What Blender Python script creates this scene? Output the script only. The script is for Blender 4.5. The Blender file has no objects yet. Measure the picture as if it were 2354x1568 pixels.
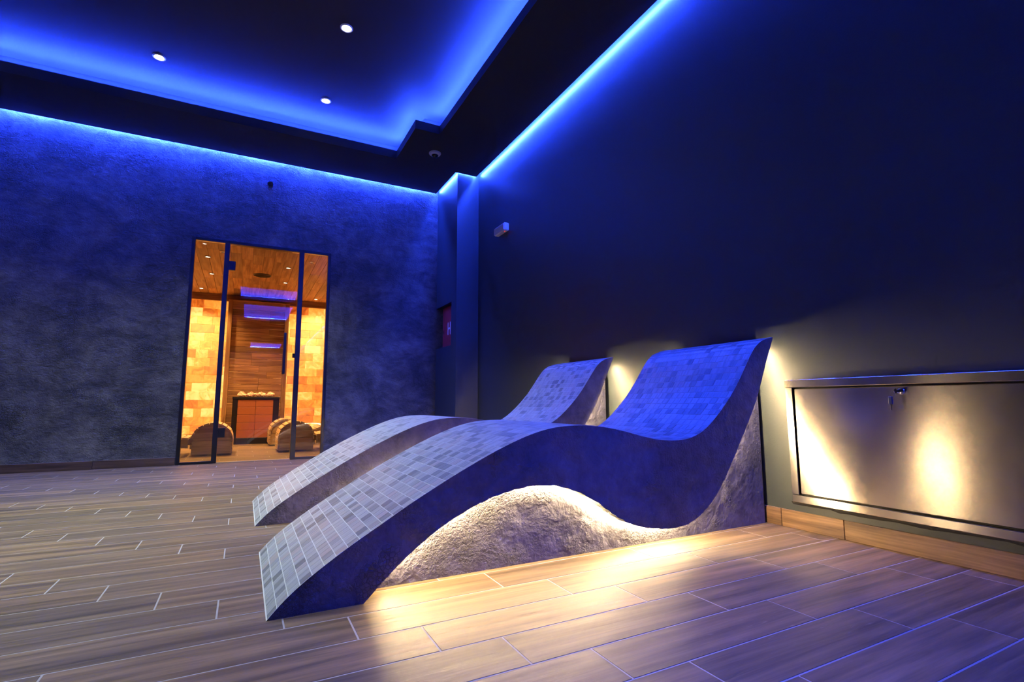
import bpy, math, random
from mathutils import Matrix, Vector
from math import sin, cos, pi, radians, sqrt, hypot

# ------------------------------------------------------------------ camera, world, exposure
SC = bpy.context.scene
COL = SC.collection
CAM_Z = 0.56
FPX = 1169.386
YAW, PIT, ROL = radians(27.645), radians(6.948), radians(-0.163)
_f = Vector((sin(YAW) * cos(PIT), cos(YAW) * cos(PIT), sin(PIT)))
_r = Vector((cos(YAW), -sin(YAW), 0.0))
_u = _r.cross(_f)
CR = cos(ROL) * _r + sin(ROL) * _u
CU = -sin(ROL) * _r + cos(ROL) * _u
CF = _f
CP = Vector((0, 0, CAM_Z))
cam_data = bpy.data.cameras.new('camera')
cam_data.sensor_width = 36.0
cam_data.lens = FPX / 2354.0 * 36.0
cam_data.clip_start = 0.02
cam_data.clip_end = 60
cam = bpy.data.objects.new('camera', cam_data)
cam.matrix_world = Matrix(((CR.x, CU.x, -CF.x, CP.x), (CR.y, CU.y, -CF.y, CP.y), (CR.z, CU.z, -CF.z, CP.z), (0, 0, 0, 1)))
COL.objects.link(cam)
SC.camera = cam

world = bpy.data.worlds.new('world')
world.use_nodes = True
world.node_tree.nodes['Background'].inputs[0].default_value = (0, 0, 0, 1)
world.node_tree.nodes['Background'].inputs[1].default_value = 0.0
SC.world = world
SC.view_settings.view_transform = 'Standard'
SC.view_settings.look = 'None'
SC.view_settings.exposure = 0.0
SC.view_settings.gamma = 1.0
SC.view_settings.use_curve_mapping = False
SC.cycles.adaptive_threshold = 0.07
SC.cycles.max_bounces = 5
SC.cycles.diffuse_bounces = 2
SC.cycles.glossy_bounces = 3
SC.cycles.transmission_bounces = 6

# light settings (the lamps themselves are built with their fittings below)
BLUE = (0.019, 0.056, 1.0)          # cove LED strips
BLUE_PERIM = 1250.0
BLUE_TRAY = 2000.0
BLUE_BACK = 4000.0
WARM = (1.0, 0.70, 0.34)            # LED strips under the loungers
WARM_STR = 450.0
SPOT_W = 160.0                        # white ceiling downlights
SPOT_COL = (0.88, 0.98, 1.0)
SALT_STR = 1.0                       # backlit salt bricks
SAUNA_SPOT = 160.0

# ------------------------------------------------------------------ room constants (metres)
XR, XL_ = 2.217, -4.2
YB, YF = 5.672, -15.6
ZS, ZLIP, ZT = 3.07, 3.143, 3.26
COLX, COLY = 1.962, 5.03

# ------------------------------------------------------------------ helpers
def proj(p):
    d = Vector(p) - CP
    z = d.dot(CF)
    if z < 0.05:
        return None
    return (1177 + FPX * d.dot(CR) / z, 784 - FPX * d.dot(CU) / z)

def poly_area(pts):
    q = [proj(p) for p in pts]
    if any(a is None for a in q):
        return 0.0
    if max(a[0] for a in q) < 0 or min(a[0] for a in q) > 2354 or max(a[1] for a in q) < 0 or min(a[1] for a in q) > 1568:
        return 0.0
    s = 0.0
    for i in range(len(q)):
        a, b = q[i], q[(i + 1) % len(q)]
        s += a[0] * b[1] - a[1] * b[0]
    return abs(s) / 2

class MB:
    """collects geometry for one mesh object"""
    def __init__(self):
        self.v, self.f, self.m, self.r = [], [], [], []
    def add(self, vs, fs, mat=0, rnd=0.0):
        o = len(self.v)
        self.v += [tuple(p) for p in vs]
        for f in fs:
            self.f.append(tuple(i + o for i in f)); self.m.append(mat); self.r.append(rnd)
    def box(self, x0, x1, y0, y1, z0, z1, mat=0, rnd=0.0, skip_bottom=False):
        vs = [(x0, y0, z0), (x1, y0, z0), (x1, y1, z0), (x0, y1, z0), (x0, y0, z1), (x1, y0, z1), (x1, y1, z1), (x0, y1, z1)]
        fs = [(4, 5, 6, 7), (0, 1, 5, 4), (1, 2, 6, 5), (2, 3, 7, 6), (3, 0, 4, 7)]
        if not skip_bottom:
            fs.append((0, 3, 2, 1))
        self.add(vs, fs, mat, rnd)
    def bbox(self, x0, x1, y0, y1, z0, z1, b=0.003, mat=0, rnd=0.0):
        """box with chamfered edges"""
        X, Y, Z = (x0, x1), (y0, y1), (z0, z1)
        vs, idx = [], {}
        for i in (0, 1):
            for j in (0, 1):
                for k in (0, 1):
                    sx, sy, sz = (1 - 2 * i) * b, (1 - 2 * j) * b, (1 - 2 * k) * b
                    for a, p in enumerate(((X[i], Y[j] + sy, Z[k] + sz), (X[i] + sx, Y[j], Z[k] + sz), (X[i] + sx, Y[j] + sy, Z[k]))):
                        idx[(i, j, k, a)] = len(vs); vs.append(p)
        q = lambda *t: tuple(idx[s] for s in t)
        fs = []
        for s in (0, 1):
            fs.append(q((s, 0, 0, 0), (s, 1, 0, 0), (s, 1, 1, 0), (s, 0, 1, 0)))
            fs.append(q((0, s, 0, 1), (1, s, 0, 1), (1, s, 1, 1), (0, s, 1, 1)))
            fs.append(q((0, 0, s, 2), (1, 0, s, 2), (1, 1, s, 2), (0, 1, s, 2)))
            for t in (0, 1):
                fs.append(q((s, t, 0, 0), (s, t, 1, 0), (s, t, 1, 1), (s, t, 0, 1)))
                fs.append(q((s, 0, t, 0), (s, 1, t, 0), (s, 1, t, 2), (s, 0, t, 2)))
                fs.append(q((0, s, t, 1), (1, s, t, 1), (1, s, t, 2), (0, s, t, 2)))
        for i in (0, 1):
            for j in (0, 1):
                for k in (0, 1):
                    fs.append(q((i, j, k, 0), (i, j, k, 1), (i, j, k, 2)))
        self.add(vs, fs, mat, rnd)
    def tube(self, pts, r, n=6, mat=0, closed=False):
        P = [Vector(p) for p in pts]
        vs, fs = [], []
        up0 = Vector((0.0123, 0.031, 1.0)).normalized()
        N = len(P)
        for i, p in enumerate(P):
            if closed:
                t = P[(i + 1) % N] - P[i - 1]
            else:
                t = P[min(i + 1, N - 1)] - P[max(i - 1, 0)]
            t.normalize()
            up = up0 if abs(t.dot(up0)) < 0.9 else Vector((0, 1, 0.05)).normalized()
            a = t.cross(up).normalized(); b = t.cross(a)
            for k in range(n):
                w = 2 * pi * (k + .5) / n
                vs.append(p + r * (cos(w) * a + sin(w) * b))
        M = N if closed else N - 1
        for i in range(M):
            j = (i + 1) % N
            for k in range(n):
                k2 = (k + 1) % n
                fs.append((i * n + k, i * n + k2, j * n + k2, j * n + k))
        if not closed:
            fs.append(tuple(range(n))); fs.append(tuple((N - 1) * n + k for k in range(n)))
        self.add(vs, fs, mat)
    def lathe(self, prof, c, n=24, mat=0, axis='z', flip=1):
        """prof: list of (radius, height); revolve about an axis through c"""
        vs, fs = [], []
        for r, h in prof:
            for k in range(n):
                w = 2 * pi * k / n
                a, b = r * cos(w), r * sin(w)
                if axis == 'z': vs.append((c[0] + a, c[1] + b, c[2] + h * flip))
                elif axis == 'y': vs.append((c[0] + a, c[1] + h * flip, c[2] + b))
                else: vs.append((c[0] + h * flip, c[1] + a, c[2] + b))
        for i in range(len(prof) - 1):
            for k in range(n):
                k2 = (k + 1) % n
                fs.append((i * n + k, i * n + k2, (i + 1) * n + k2, (i + 1) * n + k))
        fs.append(tuple(range(n))); fs.append(tuple((len(prof) - 1) * n + k for k in range(n)))
        self.add(vs, fs, mat)
    def build(self, name, mats, parent=None, smooth=False, loc=None):
        me = bpy.data.meshes.new(name)
        me.from_pydata(self.v, [], self.f)
        if not isinstance(mats, (list, tuple)):
            mats = [mats]
        for m in mats:
            me.materials.append(m)
        if len(mats) > 1:
            me.polygons.foreach_set('material_index', self.m)
        if any(self.r):
            at = me.attributes.new('rnd', 'FLOAT', 'FACE')
            at.data.foreach_set('value', self.r)
        if smooth:
            me.polygons.foreach_set('use_smooth', [True] * len(self.f))
        me.update()
        import bmesh
        bm = bmesh.new(); bm.from_mesh(me); bmesh.ops.recalc_face_normals(bm, faces=bm.faces); bm.to_mesh(me); bm.free()
        if smooth:
            me.set_sharp_from_angle(angle=radians(40))
        o = bpy.data.objects.new(name, me)
        COL.objects.link(o)
        if parent is not None:
            o.parent = parent
        if loc is not None:
            o.location = loc
        return o

def empty(name, loc=(0, 0, 0)):
    o = bpy.data.objects.new(name, None)
    o.empty_display_size = 0.1
    COL.objects.link(o); o.location = loc
    return o

def tag(o, label, cat, group=None, kind=None):
    o['label'] = label; o['category'] = cat
    if group: o['group'] = group
    if kind: o['kind'] = kind
    return o

def struct(o, label=None):
    o['kind'] = 'structure'
    if label: o['label'] = label
    return o

# ------------------------------------------------------------------ materials
class NT:
    def __init__(self, name):
        self.m = bpy.data.materials.new(name); self.m.use_nodes = True
        self.t = self.m.node_tree; self.b = self.t.nodes['Principled BSDF']
        self.out = self.t.nodes['Material Output']
    def n(self, typ, **kw):
        nd = self.t.nodes.new(typ)
        for k, v in kw.items():
            if k.startswith('i_'):
                key = k[2:]
                nd.inputs[int(key) if key.isdigit() else key.replace('_', ' ')].default_value = v
            else:
                setattr(nd, k, v)
        return nd
    def l(self, a, b):
        self.t.links.new(a, b)
    def coord(self, scale=(1, 1, 1), loc=(0, 0, 0), rot=(0, 0, 0)):
        tc = self.n('ShaderNodeTexCoord'); mp = self.n('ShaderNodeMapping')
        mp.inputs['Scale'].default_value = scale; mp.inputs['Location'].default_value = loc; mp.inputs['Rotation'].default_value = rot
        self.l(tc.outputs['Object'], mp.inputs['Vector'])
        return mp.outputs['Vector']
    def noise(self, vec, scale, detail=4, rough=.55, dist=0.0):
        nd = self.n('ShaderNodeTexNoise')
        nd.inputs['Scale'].default_value = scale; nd.inputs['Detail'].default_value = detail
        nd.inputs['Roughness'].default_value = rough; nd.inputs['Distortion'].default_value = dist
        if vec is not None: self.l(vec, nd.inputs['Vector'])
        return nd.outputs['Fac']
    def ramp(self, fac, stops):
        nd = self.n('ShaderNodeValToRGB')
        el = nd.color_ramp.elements
        while len(el) < len(stops): el.new(0.5)
        for e, (p, c) in zip(el, stops):
            e.position = p; e.color = (*c, 1) if len(c) == 3 else c
        self.l(fac, nd.inputs['Fac'])
        return nd.outputs['Color']
    def math(self, op, a, b=None, c=None, clamp=False):
        nd = self.n('ShaderNodeMath', operation=op, use_clamp=clamp)
        for i, x in enumerate((a, b, c)):
            if x is None: continue
            if isinstance(x, (int, float)): nd.inputs[i].default_value = x
            else: self.l(x, nd.inputs[i])
        return nd.outputs[0]
    def mix(self, fac, a, b, mode='MIX'):
        nd = self.n('ShaderNodeMix', data_type='RGBA', blend_type=mode)
        for i, x in ((0, fac), (6, a), (7, b)):
            if isinstance(x, (int, float)): nd.inputs[i].default_value = x
            elif isinstance(x, tuple): nd.inputs[i].default_value = (*x, 1)
            else: self.l(x, nd.inputs[i])
        return nd.outputs[2]
    def bump(self, h, strength=.3, dist=.01, prev=None):
        nd = self.n('ShaderNodeBump')
        nd.inputs['Strength'].default_value = strength; nd.inputs['Distance'].default_value = dist
        self.l(h, nd.inputs['Height'])
        if prev is not None: self.l(prev, nd.inputs['Normal'])
        return nd.outputs['Normal']
    def set(self, color=None, rough=None, metal=None, normal=None, spec=None, emit=None, estr=None):
        for key, x in (('Base Color', color), ('Roughness', rough), ('Metallic', metal), ('Normal', normal), ('Specular IOR Level', spec), ('Emission Color', emit), ('Emission Strength', estr)):
            if x is None: continue
            if isinstance(x, (int, float)): self.b.inputs[key].default_value = x
            elif isinstance(x, tuple): self.b.inputs[key].default_value = (*x, 1)
            else: self.l(x, self.b.inputs[key])
        return self.m
    def rnd(self):
        return self.n('ShaderNodeAttribute', attribute_name='rnd').outputs['Fac']

def flat(name, col, rough=.5, metal=0.0, bump_scale=None, bump=.1, spec=None):
    T = NT(name)
    nrm = None
    if bump_scale:
        nrm = T.bump(T.noise(T.coord(), bump_scale, 5), bump, .004)
    else:   # slight unevenness of gloss
        r = T.ramp(T.noise(T.coord(), 30, 3), [(0.3, (rough * .85,) * 3), (0.7, (min(1, rough * 1.15),) * 3)])
        T.set(rough=r)
        T.set(color=col, metal=metal, spec=spec)
        return T.m
    return T.set(color=col, rough=rough, metal=metal, normal=nrm, spec=spec)

def emitter(name, col, strength, sample=True):
    T = NT(name)
    if not sample: T.m.cycles.emission_sampling = 'NONE'
    return T.set(color=(0.0, 0.0, 0.0), rough=.5, emit=col, estr=strength)

def wood_like(name, dark, mid, light, along='x', scale=1.0, rough=(.38, .55), bump=.12, blotch=True, scuff=False):
    """grain runs along the given axis; attribute rnd shifts pattern and tone per board"""
    T = NT(name)
    tc = T.n('ShaderNodeTexCoord')
    sep = T.n('ShaderNodeSeparateXYZ'); T.l(tc.outputs['Object'], sep.inputs[0])
    rnd = T.rnd()
    off = T.math('MULTIPLY', rnd, 53.0)
    def vec(sa, sc):
        cmb = T.n('ShaderNodeCombineXYZ')
        for i, ax in enumerate('xyz'):
            s = sa if ax == along else sc
            v = T.math('MULTIPLY', sep.outputs[i], s * scale)
            T.l(T.math('ADD', v, off), cmb.inputs[i])
        return cmb.outputs[0]
    g = T.noise(vec(1.6, 26), 1.0, 5, .62, .25)
    g2 = T.noise(vec(3.0, 120), 1.0, 3, .6)
    col = T.ramp(g, [(.35, dark), (.5, mid), (.66, light)])
    fine = T.ramp(g2, [(.35, (.70, .70, .70)), (.65, (1.12, 1.12, 1.12))])
    col = T.mix(.75, col, fine, 'MULTIPLY')
    tone = T.ramp(rnd, [(0.0, (.72, .74, .78)), (.5, (1.0, .98, .96)), (1.0, (1.2, 1.12, 1.02))])
    col = T.mix(1.0, col, tone, 'MULTIPLY')
    if scuff:
        sn = T.noise(vec(9.0, 60), 1.0, 4, .7, .6)
        area = T.noise(tc.outputs['Object'], 1.7, 3)
        k = T.math('MULTIPLY', T.math('SUBTRACT', sn, .62), T.math('MAXIMUM', T.math('SUBTRACT', area, .52), 0.0))
        k = T.math('MINIMUM', T.math('MULTIPLY', k, 22.0, clamp=True), .55)
        col = T.mix(k, col, (.40, .385, .37))
    rr = T.ramp(g2, [(.3, (rough[0],) * 3), (.7, (rough[1],) * 3)])
    nb = T.bump(T.math('ADD', g2, T.math('MULTIPLY', g, .6)), bump, .003)
    return T.set(color=col, rough=rr, normal=nb)

M = {}
M['floor_tile'] = wood_like('wood_look_tile', (.076, .053, .028), (.144, .098, .050), (.220, .153, .080), 'x', 1.0, (.46, .64), .16, scuff=True)
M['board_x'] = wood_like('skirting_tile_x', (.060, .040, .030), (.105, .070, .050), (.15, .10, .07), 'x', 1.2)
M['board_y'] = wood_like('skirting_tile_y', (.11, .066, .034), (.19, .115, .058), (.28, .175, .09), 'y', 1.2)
M['grout'] = flat('pale_grout', (.36, .34, .325), .8, bump_scale=200)
M['tile_grout'] = flat('white_grout', (.74, .77, .77), .75, bump_scale=220)
M['paint'] = flat('dark_wall_paint', (.038, .050, .057), .42, bump_scale=140, bump=.12)
M['soffit'] = flat('black_ceiling_paint', (.019, .020, .022), .75, bump_scale=160, bump=.08)
M['black_metal'] = flat('black_metal', (.014, .015, .018), .38, .3)
M['white_plastic'] = flat('white_plastic', (.70, .70, .70), .35)
M['grey_plastic'] = flat('grey_plastic', (.45, .45, .46), .4)
M['dark_dome'] = flat('smoked_dome', (.01, .01, .012), .06)
M['chrome'] = flat('chrome', (.75, .75, .76), .12, 1.0)
M['key_blue'] = flat('blue_plastic', (.02, .03, .12), .35)
M['red_paint'] = flat('red_enamel', (.50, .045, .05), .35)
M['letter_white'] = flat('white_lettering', (.85, .85, .85), .5)
M['blue_led_perim'] = emitter('blue_led_perimeter', BLUE, BLUE_PERIM)
M['blue_led_tray'] = emitter('blue_led_tray', BLUE, BLUE_TRAY)
M['blue_led_back'] = emitter('blue_led_back', BLUE, BLUE_BACK)
M['warm_led'] = emitter('warm_led', WARM, WARM_STR)
M['spot_lens'] = emitter('downlight_lens', (1.0, .96, .88), 30.0, False)
M['sauna_lens'] = emitter('sauna_downlight_lens', (1.0, .72, .42), 14.0, False)
M['red_lamp'] = emitter('red_indicator', (1.0, .03, .02), 3.0, False)
M['salt_rock'] = flat('salt_rock', (.86, .55, .42), .6, bump_scale=30, bump=.5)
M['heater_metal'] = flat('heater_metal', (.02, .018, .017), .4, .5)

def stucco():
    T = NT('trowelled_grey_stucco')
    v = T.coord()
    n1 = T.noise(v, 2.0, 6, .66, .9)
    n2 = T.noise(T.coord((1, 1, 1.7), rot=(0, .5, 0)), 7.0, 5, .66, .7)
    a = T.math('ADD', T.math('MULTIPLY', n1, .60), T.math('MULTIPLY', n2, .40))
    col = T.ramp(a, [(.36, (.030, .033, .040)), (.47, (.070, .074, .085)), (.56, (.125, .130, .145)), (.68, (.21, .215, .23))])
    vo = T.n('ShaderNodeTexVoronoi', feature='DISTANCE_TO_EDGE'); vo.inputs['Scale'].default_value = 58.0
    T.l(v, vo.inputs['Vector'])
    patch = T.math('MULTIPLY', T.math('SUBTRACT', T.noise(v, 2.6, 3), .54), 9.0, clamp=True)
    h = T.math('ADD', T.noise(T.coord((1, 1, 1.4), rot=(0, .6, 0)), 34, 4, .7, .6), T.math('MULTIPLY', n2, .8))
    h = T.math('ADD', h, T.math('MULTIPLY', T.math('MULTIPLY', T.math('MINIMUM', vo.outputs['Distance'], .12), 5.0), patch))
    return T.set(color=col, rough=.72, normal=T.bump(h, .9, .015))
M['stucco'] = stucco()

def plaster():
    T = NT('rough_grey_plaster')
    v = T.coord()
    n1 = T.noise(v, 3.5, 5, .6, .5)
    n2 = T.noise(v, 16.0, 4, .65, .2)
    a = T.math('ADD', T.math('MULTIPLY', n1, .6), T.math('MULTIPLY', n2, .4))
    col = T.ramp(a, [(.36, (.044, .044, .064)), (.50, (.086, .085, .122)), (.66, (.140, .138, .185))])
    # cracked honeycomb patches
    vo = T.n('ShaderNodeTexVoronoi', feature='DISTANCE_TO_EDGE'); vo.inputs['Scale'].default_value = 85.0; vo.inputs['Randomness'].default_value = .9
    T.l(v, vo.inputs['Vector'])
    pn = T.noise(v, 4.5, 3, .5)
    patch = T.math('MULTIPLY', T.math('SUBTRACT', pn, .60), 12.0, clamp=True)
    cell = T.math('MULTIPLY', T.math('MINIMUM', vo.outputs['Distance'], .10), 10.0)
    # gritty patches
    pg = T.math('MULTIPLY', T.math('SUBTRACT', T.noise(T.coord(loc=(3, 1, 7)), 3.4, 4), .50), 8.0, clamp=True)
    grit = T.noise(v, 95, 3, .7)
    dents = T.noise(v, 14, 4, .55, .15)
    h = T.math('MULTIPLY', T.math('MULTIPLY', cell, patch), .8)
    h = T.math('ADD', h, T.math('MULTIPLY', T.math('MULTIPLY', grit, pg), 2.2))
    h = T.math('ADD', h, T.math('ADD', T.math('MULTIPLY', dents, .8), T.math('MULTIPLY', n2, 1.0)))
    return T.set(color=col, rough=.62, normal=T.bump(h, .75, .012))
M['plaster'] = plaster()

def marble():
    T = NT('striped_marble_tile')
    tc = T.n('ShaderNodeTexCoord'); sep = T.n('ShaderNodeSeparateXYZ'); T.l(tc.outputs['Object'], sep.inputs[0])
    rnd = T.rnd(); off = T.math('MULTIPLY', rnd, 71.0)
    cmb = T.n('ShaderNodeCombineXYZ')
    T.l(T.math('ADD', T.math('MULTIPLY', sep.outputs[0], 1.0), off), cmb.inputs[0])
    T.l(T.math('ADD', T.math('MULTIPLY', sep.outputs[1], 85.0), off), cmb.inputs[1])
    T.l(T.math('MULTIPLY', sep.outputs[2], 1.0), cmb.inputs[2])
    g = T.noise(cmb.outputs[0], 1.0, 6, .6, .1)
    w = T.n('ShaderNodeTexWhiteNoise', noise_dimensions='1D'); T.l(T.math('MULTIPLY', rnd, 913.0), w.inputs['W'])
    base = T.ramp(w.outputs['Value'], [(0.0, (.20, .215, .22)), (.14, (.27, .285, .29)), (.30, (.39, .415, .42)), (.60, (.47, .495, .50)), (.80, (.42, .44, .445)), (.93, (.45, .41, .40)), (1.0, (.36, .39, .42))])
    st = T.ramp(g, [(.30, (.50, .52, .53)), (.44, (.90, .92, .92)), (.60, (1.10, 1.10, 1.09)), (.74, (.80, .77, .75))])
    col = T.mix(.85, base, st, 'MULTIPLY')
    rr = T.ramp(g, [(.3, (.34,) * 3), (.7, (.46,) * 3)])
    return T.set(color=col, rough=rr, normal=T.bump(g, .04, .002))
M['marble'] = marble()

def steel():
    T = NT('brushed_steel')
    g = T.noise(T.coord((1, 2.0, 420)), 1.0, 5, .6)
    sm = T.noise(T.coord((1, 9, 9)), 1.0, 7, .65, .4)
    rr = T.ramp(sm, [(.30, (.21,) * 3), (.75, (.25,) * 3)])
    col = T.ramp(sm, [(.3, (.41, .385, .36)), (.7, (.47, .44, .415))])
    tg = T.n('ShaderNodeTangent', direction_type='RADIAL', axis='Z')
    T.b.inputs['Anisotropic'].default_value = .8
    T.b.inputs['Anisotropic Rotation'].default_value = .25
    T.l(tg.outputs[0], T.b.inputs['Tangent'])
    return T.set(color=col, rough=rr, metal=1.0)
M['steel'] = steel()

def glass():
    T = NT('clear_glass')
    gl = T.n('ShaderNodeBsdfGlass'); gl.inputs['IOR'].default_value = 1.5; gl.inputs['Roughness'].default_value = 0.0
    gl.inputs['Color'].default_value = (.97, .98, .98, 1)
    n = T.noise(T.coord(), 1.2, 2)
    T.l(T.ramp(n, [(.3, (.96, .975, .97)), (.7, (.985, .99, .99))]), gl.inputs['Color'])
    T.l(gl.outputs[0], T.out.inputs['Surface'])
    return T.m
M['glass'] = glass()

def salt(name, strength):
    T = NT(name)
    rnd = T.rnd()
    tc = T.n('ShaderNodeTexCoord'); ad = T.n('ShaderNodeVectorMath', operation='ADD')
    cb = T.n('ShaderNodeCombineXYZ'); o = T.math('MULTIPLY', rnd, 31.0)
    for i in range(3): T.l(o, cb.inputs[i])
    T.l(tc.outputs['Object'], ad.inputs[0]); T.l(cb.outputs[0], ad.inputs[1])
    n = T.noise(ad.outputs[0], 7.5, 5, .6, 1.6)
    w = T.n('ShaderNodeTexWhiteNoise', noise_dimensions='1D'); T.l(T.math('MULTIPLY', rnd, 517.0), w.inputs['W'])
    a = T.math('ADD', T.math('MULTIPLY', n, .8), T.math('MULTIPLY', w.outputs['Value'], .55))
    col = T.ramp(a, [(.34, (.22, .022, .002)), (.48, (.62, .11, .007)), (.62, (1.0, .27, .022)), (.80, (1.2, .45, .06)), (1.0, (1.5, .85, .24))])
    return T.set(color=(.75, .42, .26), rough=.5, emit=col, estr=strength)
M['salt'] = salt('backlit_salt_brick', SALT_STR)
M['salt'].cycles.emission_sampling = 'FRONT'
M['salt_dim'] = salt('salt_tile_unlit', 0.0)
M['salt_dim'].cycles.emission_sampling = 'NONE'
M['salt_dim'].node_tree.nodes['Principled BSDF'].inputs['Base Color'].default_value = (.34, .105, .03, 1)
M['cedar_y'] = wood_like('cedar_ceiling_board', (.36, .19, .080), (.55, .32, .145), (.68, .44, .22), 'y', .9, (.5, .65))
M['cedar_x'] = wood_like('cedar_wall_board', (.25, .125, .055), (.40, .22, .10), (.54, .32, .165), 'x', .9, (.5, .65))
M['cedar_z'] = wood_like('cedar_post', (.32, .16, .065), (.46, .25, .105), (.57, .33, .15), 'z', .9, (.5, .65))
M['pine'] = wood_like('pale_pine', (.44, .29, .15), (.58, .41, .23), (.68, .50, .30), 'y', 1.0, (.5, .65))
M['pine_x'] = wood_like('pale_pine_panel', (.40, .27, .14), (.52, .36, .20), (.60, .43, .25), 'x', 1.0, (.5, .65))
M['smear'] = flat('smeared_mortar', (.045, .048, .047), .8, bump_scale=90, bump=.9)

# ------------------------------------------------------------------ floor
random.seed(4)
S_ = CAM_Z / 0.62
PW, PL = 0.1637 * S_, 0.682 * S_
PY0, PX0 = 1.621 * S_, 0.133 * S_
GJ = 0.0042
fm = MB(); fm.box(XL_ - .3, XR + .3, YF - .2, 9.2, -.12, -.0007)
floor = struct(fm.build('floor', M['grout']), 'wood-look tiled floor with pale grout joints')
tiles = []
for k in range(-112, 52):
    y0, y1 = PY0 + k * PW, PY0 + (k + 1) * PW
    if y0 > 8.95 or y1 < YF: continue
    x = PX0 - k * PL / 4
    x += math.ceil((XL_ - PL - x) / PL) * PL
    while x < XR:
        a, b = max(x, XL_), min(x + PL, XR)
        if b - a > .02:
            c, d = y0, min(y1, 8.95)
            tiles.append((a + GJ / 2, b - GJ / 2, c + GJ / 2, d - GJ / 2))
        x += PL
def tile_area(t):
    a, b, c, d = t
    ar = poly_area([(a, c, 0), (b, c, 0), (b, d, 0), (a, d, 0)])
    return ar if d < YB else 0.0
order = sorted(tiles, key=tile_area, reverse=True)
for t in order[:300]:
    m = MB(); m.bbox(t[0], t[1], t[2], t[3], -.008, 0.0, .0008, rnd=random.random() * .98 + .01)
    m.build('floor_tile', M['floor_tile'], floor)
m = MB()
for t in order[300:]:
    m.box(t[0], t[1], t[2], t[3], -.008, 0.0, rnd=random.random() * .98 + .01, skip_bottom=True)
o = m.build('floor_tile_field', M['floor_tile'], floor); o['kind'] = 'stuff'

# ------------------------------------------------------------------ walls
DX0, DX1, DZ = -.530, .757, 2.178        # opening of the glass sauna front
m = MB()
T_ = .06
m.box(XL_ - .2, DX0, YB, YB + T_, 0, 3.4)
m.box(DX1, XR + .2, YB, YB + T_, 0, 3.4)
m.box(DX0, DX1, YB, YB + T_, DZ, 3.4)
struct(m.build('wall_back', M['stucco']), 'blotchy grey trowelled stucco wall around the glass sauna front')
m = MB(); m.box(XR, XR + .2, YF, YB + .1, 0, 3.4)
struct(m.build('wall_right', M['paint']), 'smooth dark painted wall behind the loungers')
m = MB(); m.box(XL_ - .2, XL_, YF, YB, 0, 3.4)
struct(m.build('wall_left', M['stucco']))
m = MB(); m.box(XL_ - .2, XR + .2, YF - .2, YF, 0, 3.4)
struct(m.build('wall_front', M['paint']))
# boxed column in the corner, with a niche next to the back wall
NY0, NZ0, NZ1, NXB = 5.180, 1.187, 1.672, 2.045
m = MB()
m.box(COLX, XR, COLY, YB, 0, NZ0)
m.box(COLX, XR, COLY, YB, NZ1, 3.4)
m.box(COLX, XR, COLY, NY0, NZ0, NZ1)
m.box(NXB, XR, NY0, YB, NZ0, NZ1)
struct(m.build('wall_corner', M['paint']), 'dark boxed column in the corner with a niche')

# ------------------------------------------------------------------ ceiling with trays
def cells(mb, xs, ys, inside, z0, z1):
    xs = sorted(set(xs)); ys = sorted(set(ys))
    I = lambda i, j: 0 <= i < len(xs) - 1 and 0 <= j < len(ys) - 1 and inside((xs[i] + xs[i + 1]) / 2, (ys[j] + ys[j + 1]) / 2)
    for i in range(len(xs) - 1):
        for j in range(len(ys) - 1):
            if not I(i, j): continue
            x0, x1, y0, y1 = xs[i], xs[i + 1], ys[j], ys[j + 1]
            mb.add([(x0, y0, z0), (x1, y0, z0), (x1, y1, z0), (x0, y1, z0)], [(0, 3, 2, 1)])
            mb.add([(x0, y0, z1), (x1, y0, z1), (x1, y1, z1), (x0, y1, z1)], [(0, 1, 2, 3)])
            if not I(i - 1, j): mb.add([(x0, y0, z0), (x0, y1, z0), (x0, y1, z1), (x0, y0, z1)], [(0, 1, 2, 3)])
            if not I(i + 1, j): mb.add([(x1, y0, z0), (x1, y1, z0), (x1, y1, z1), (x1, y0, z1)], [(3, 2, 1, 0)])
            if not I(i, j - 1): mb.add([(x0, y0, z0), (x1, y0, z0), (x1, y0, z1), (x0, y0, z1)], [(3, 2, 1, 0)])
            if not I(i, j + 1): mb.add([(x0, y1, z0), (x1, y1, z0), (x1, y1, z1), (x0, y1, z1)], [(0, 1, 2, 3)])

TA = dict(x0=-3.2, x1=1.497, y0=.35, y1=4.968, jx=1.262, jy=4.312)       # main tray, with a notch
TRAYS = [(-.20, .99, -2.25, -.85), (-.13, 1.03, -5.67, -3.0), (.12, 1.32, -14.6, -12.1)]
def in_trayA(x, y, e):
    if not (TA['x0'] - e < x < TA['x1'] + e and TA['y0'] - e < y < TA['y1'] + e): return False
    return not (x > TA['jx'] + e and y > TA['jy'] + e)
def in_tray(x, y, e):
    return in_trayA(x, y, e) or any(a - e < x < b + e and c - e < y < d + e for a, b, c, d in TRAYS)
SXR, SYB, SCX, SCY = 2.167, 5.627, 1.920, 4.985                        # outer edge of the dropped soffit
SXL = XL_ + .05
def in_soffit(x, y):
    if x > SXR or x < SXL or y > SYB or (x > SCX and y > SCY): return False
    return True
E_ = .12
xs = [XL_, SXL, SXR, SCX, XR] + [TA[k] + s * e for k in ('x0', 'x1', 'jx') for s, e in ((0, 0), (1, E_), (-1, E_))]
ys = [YF, SYB, SCY, YB] + [TA[k] + s * e for k in ('y0', 'y1', 'jy') for s, e in ((0, 0), (1, E_), (-1, E_))]
for a, b, c, d in TRAYS:
    xs += [a, a - E_, b, b + E_]; ys += [c, c - E_, d, d + E_]
m = MB(); m.box(XL_ - .2, XR + .2, YF - .2, YB + .1, ZT, ZT + .15)
ceiling = struct(m.build('ceiling', M['soffit']), 'black ceiling with recessed light trays')
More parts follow.
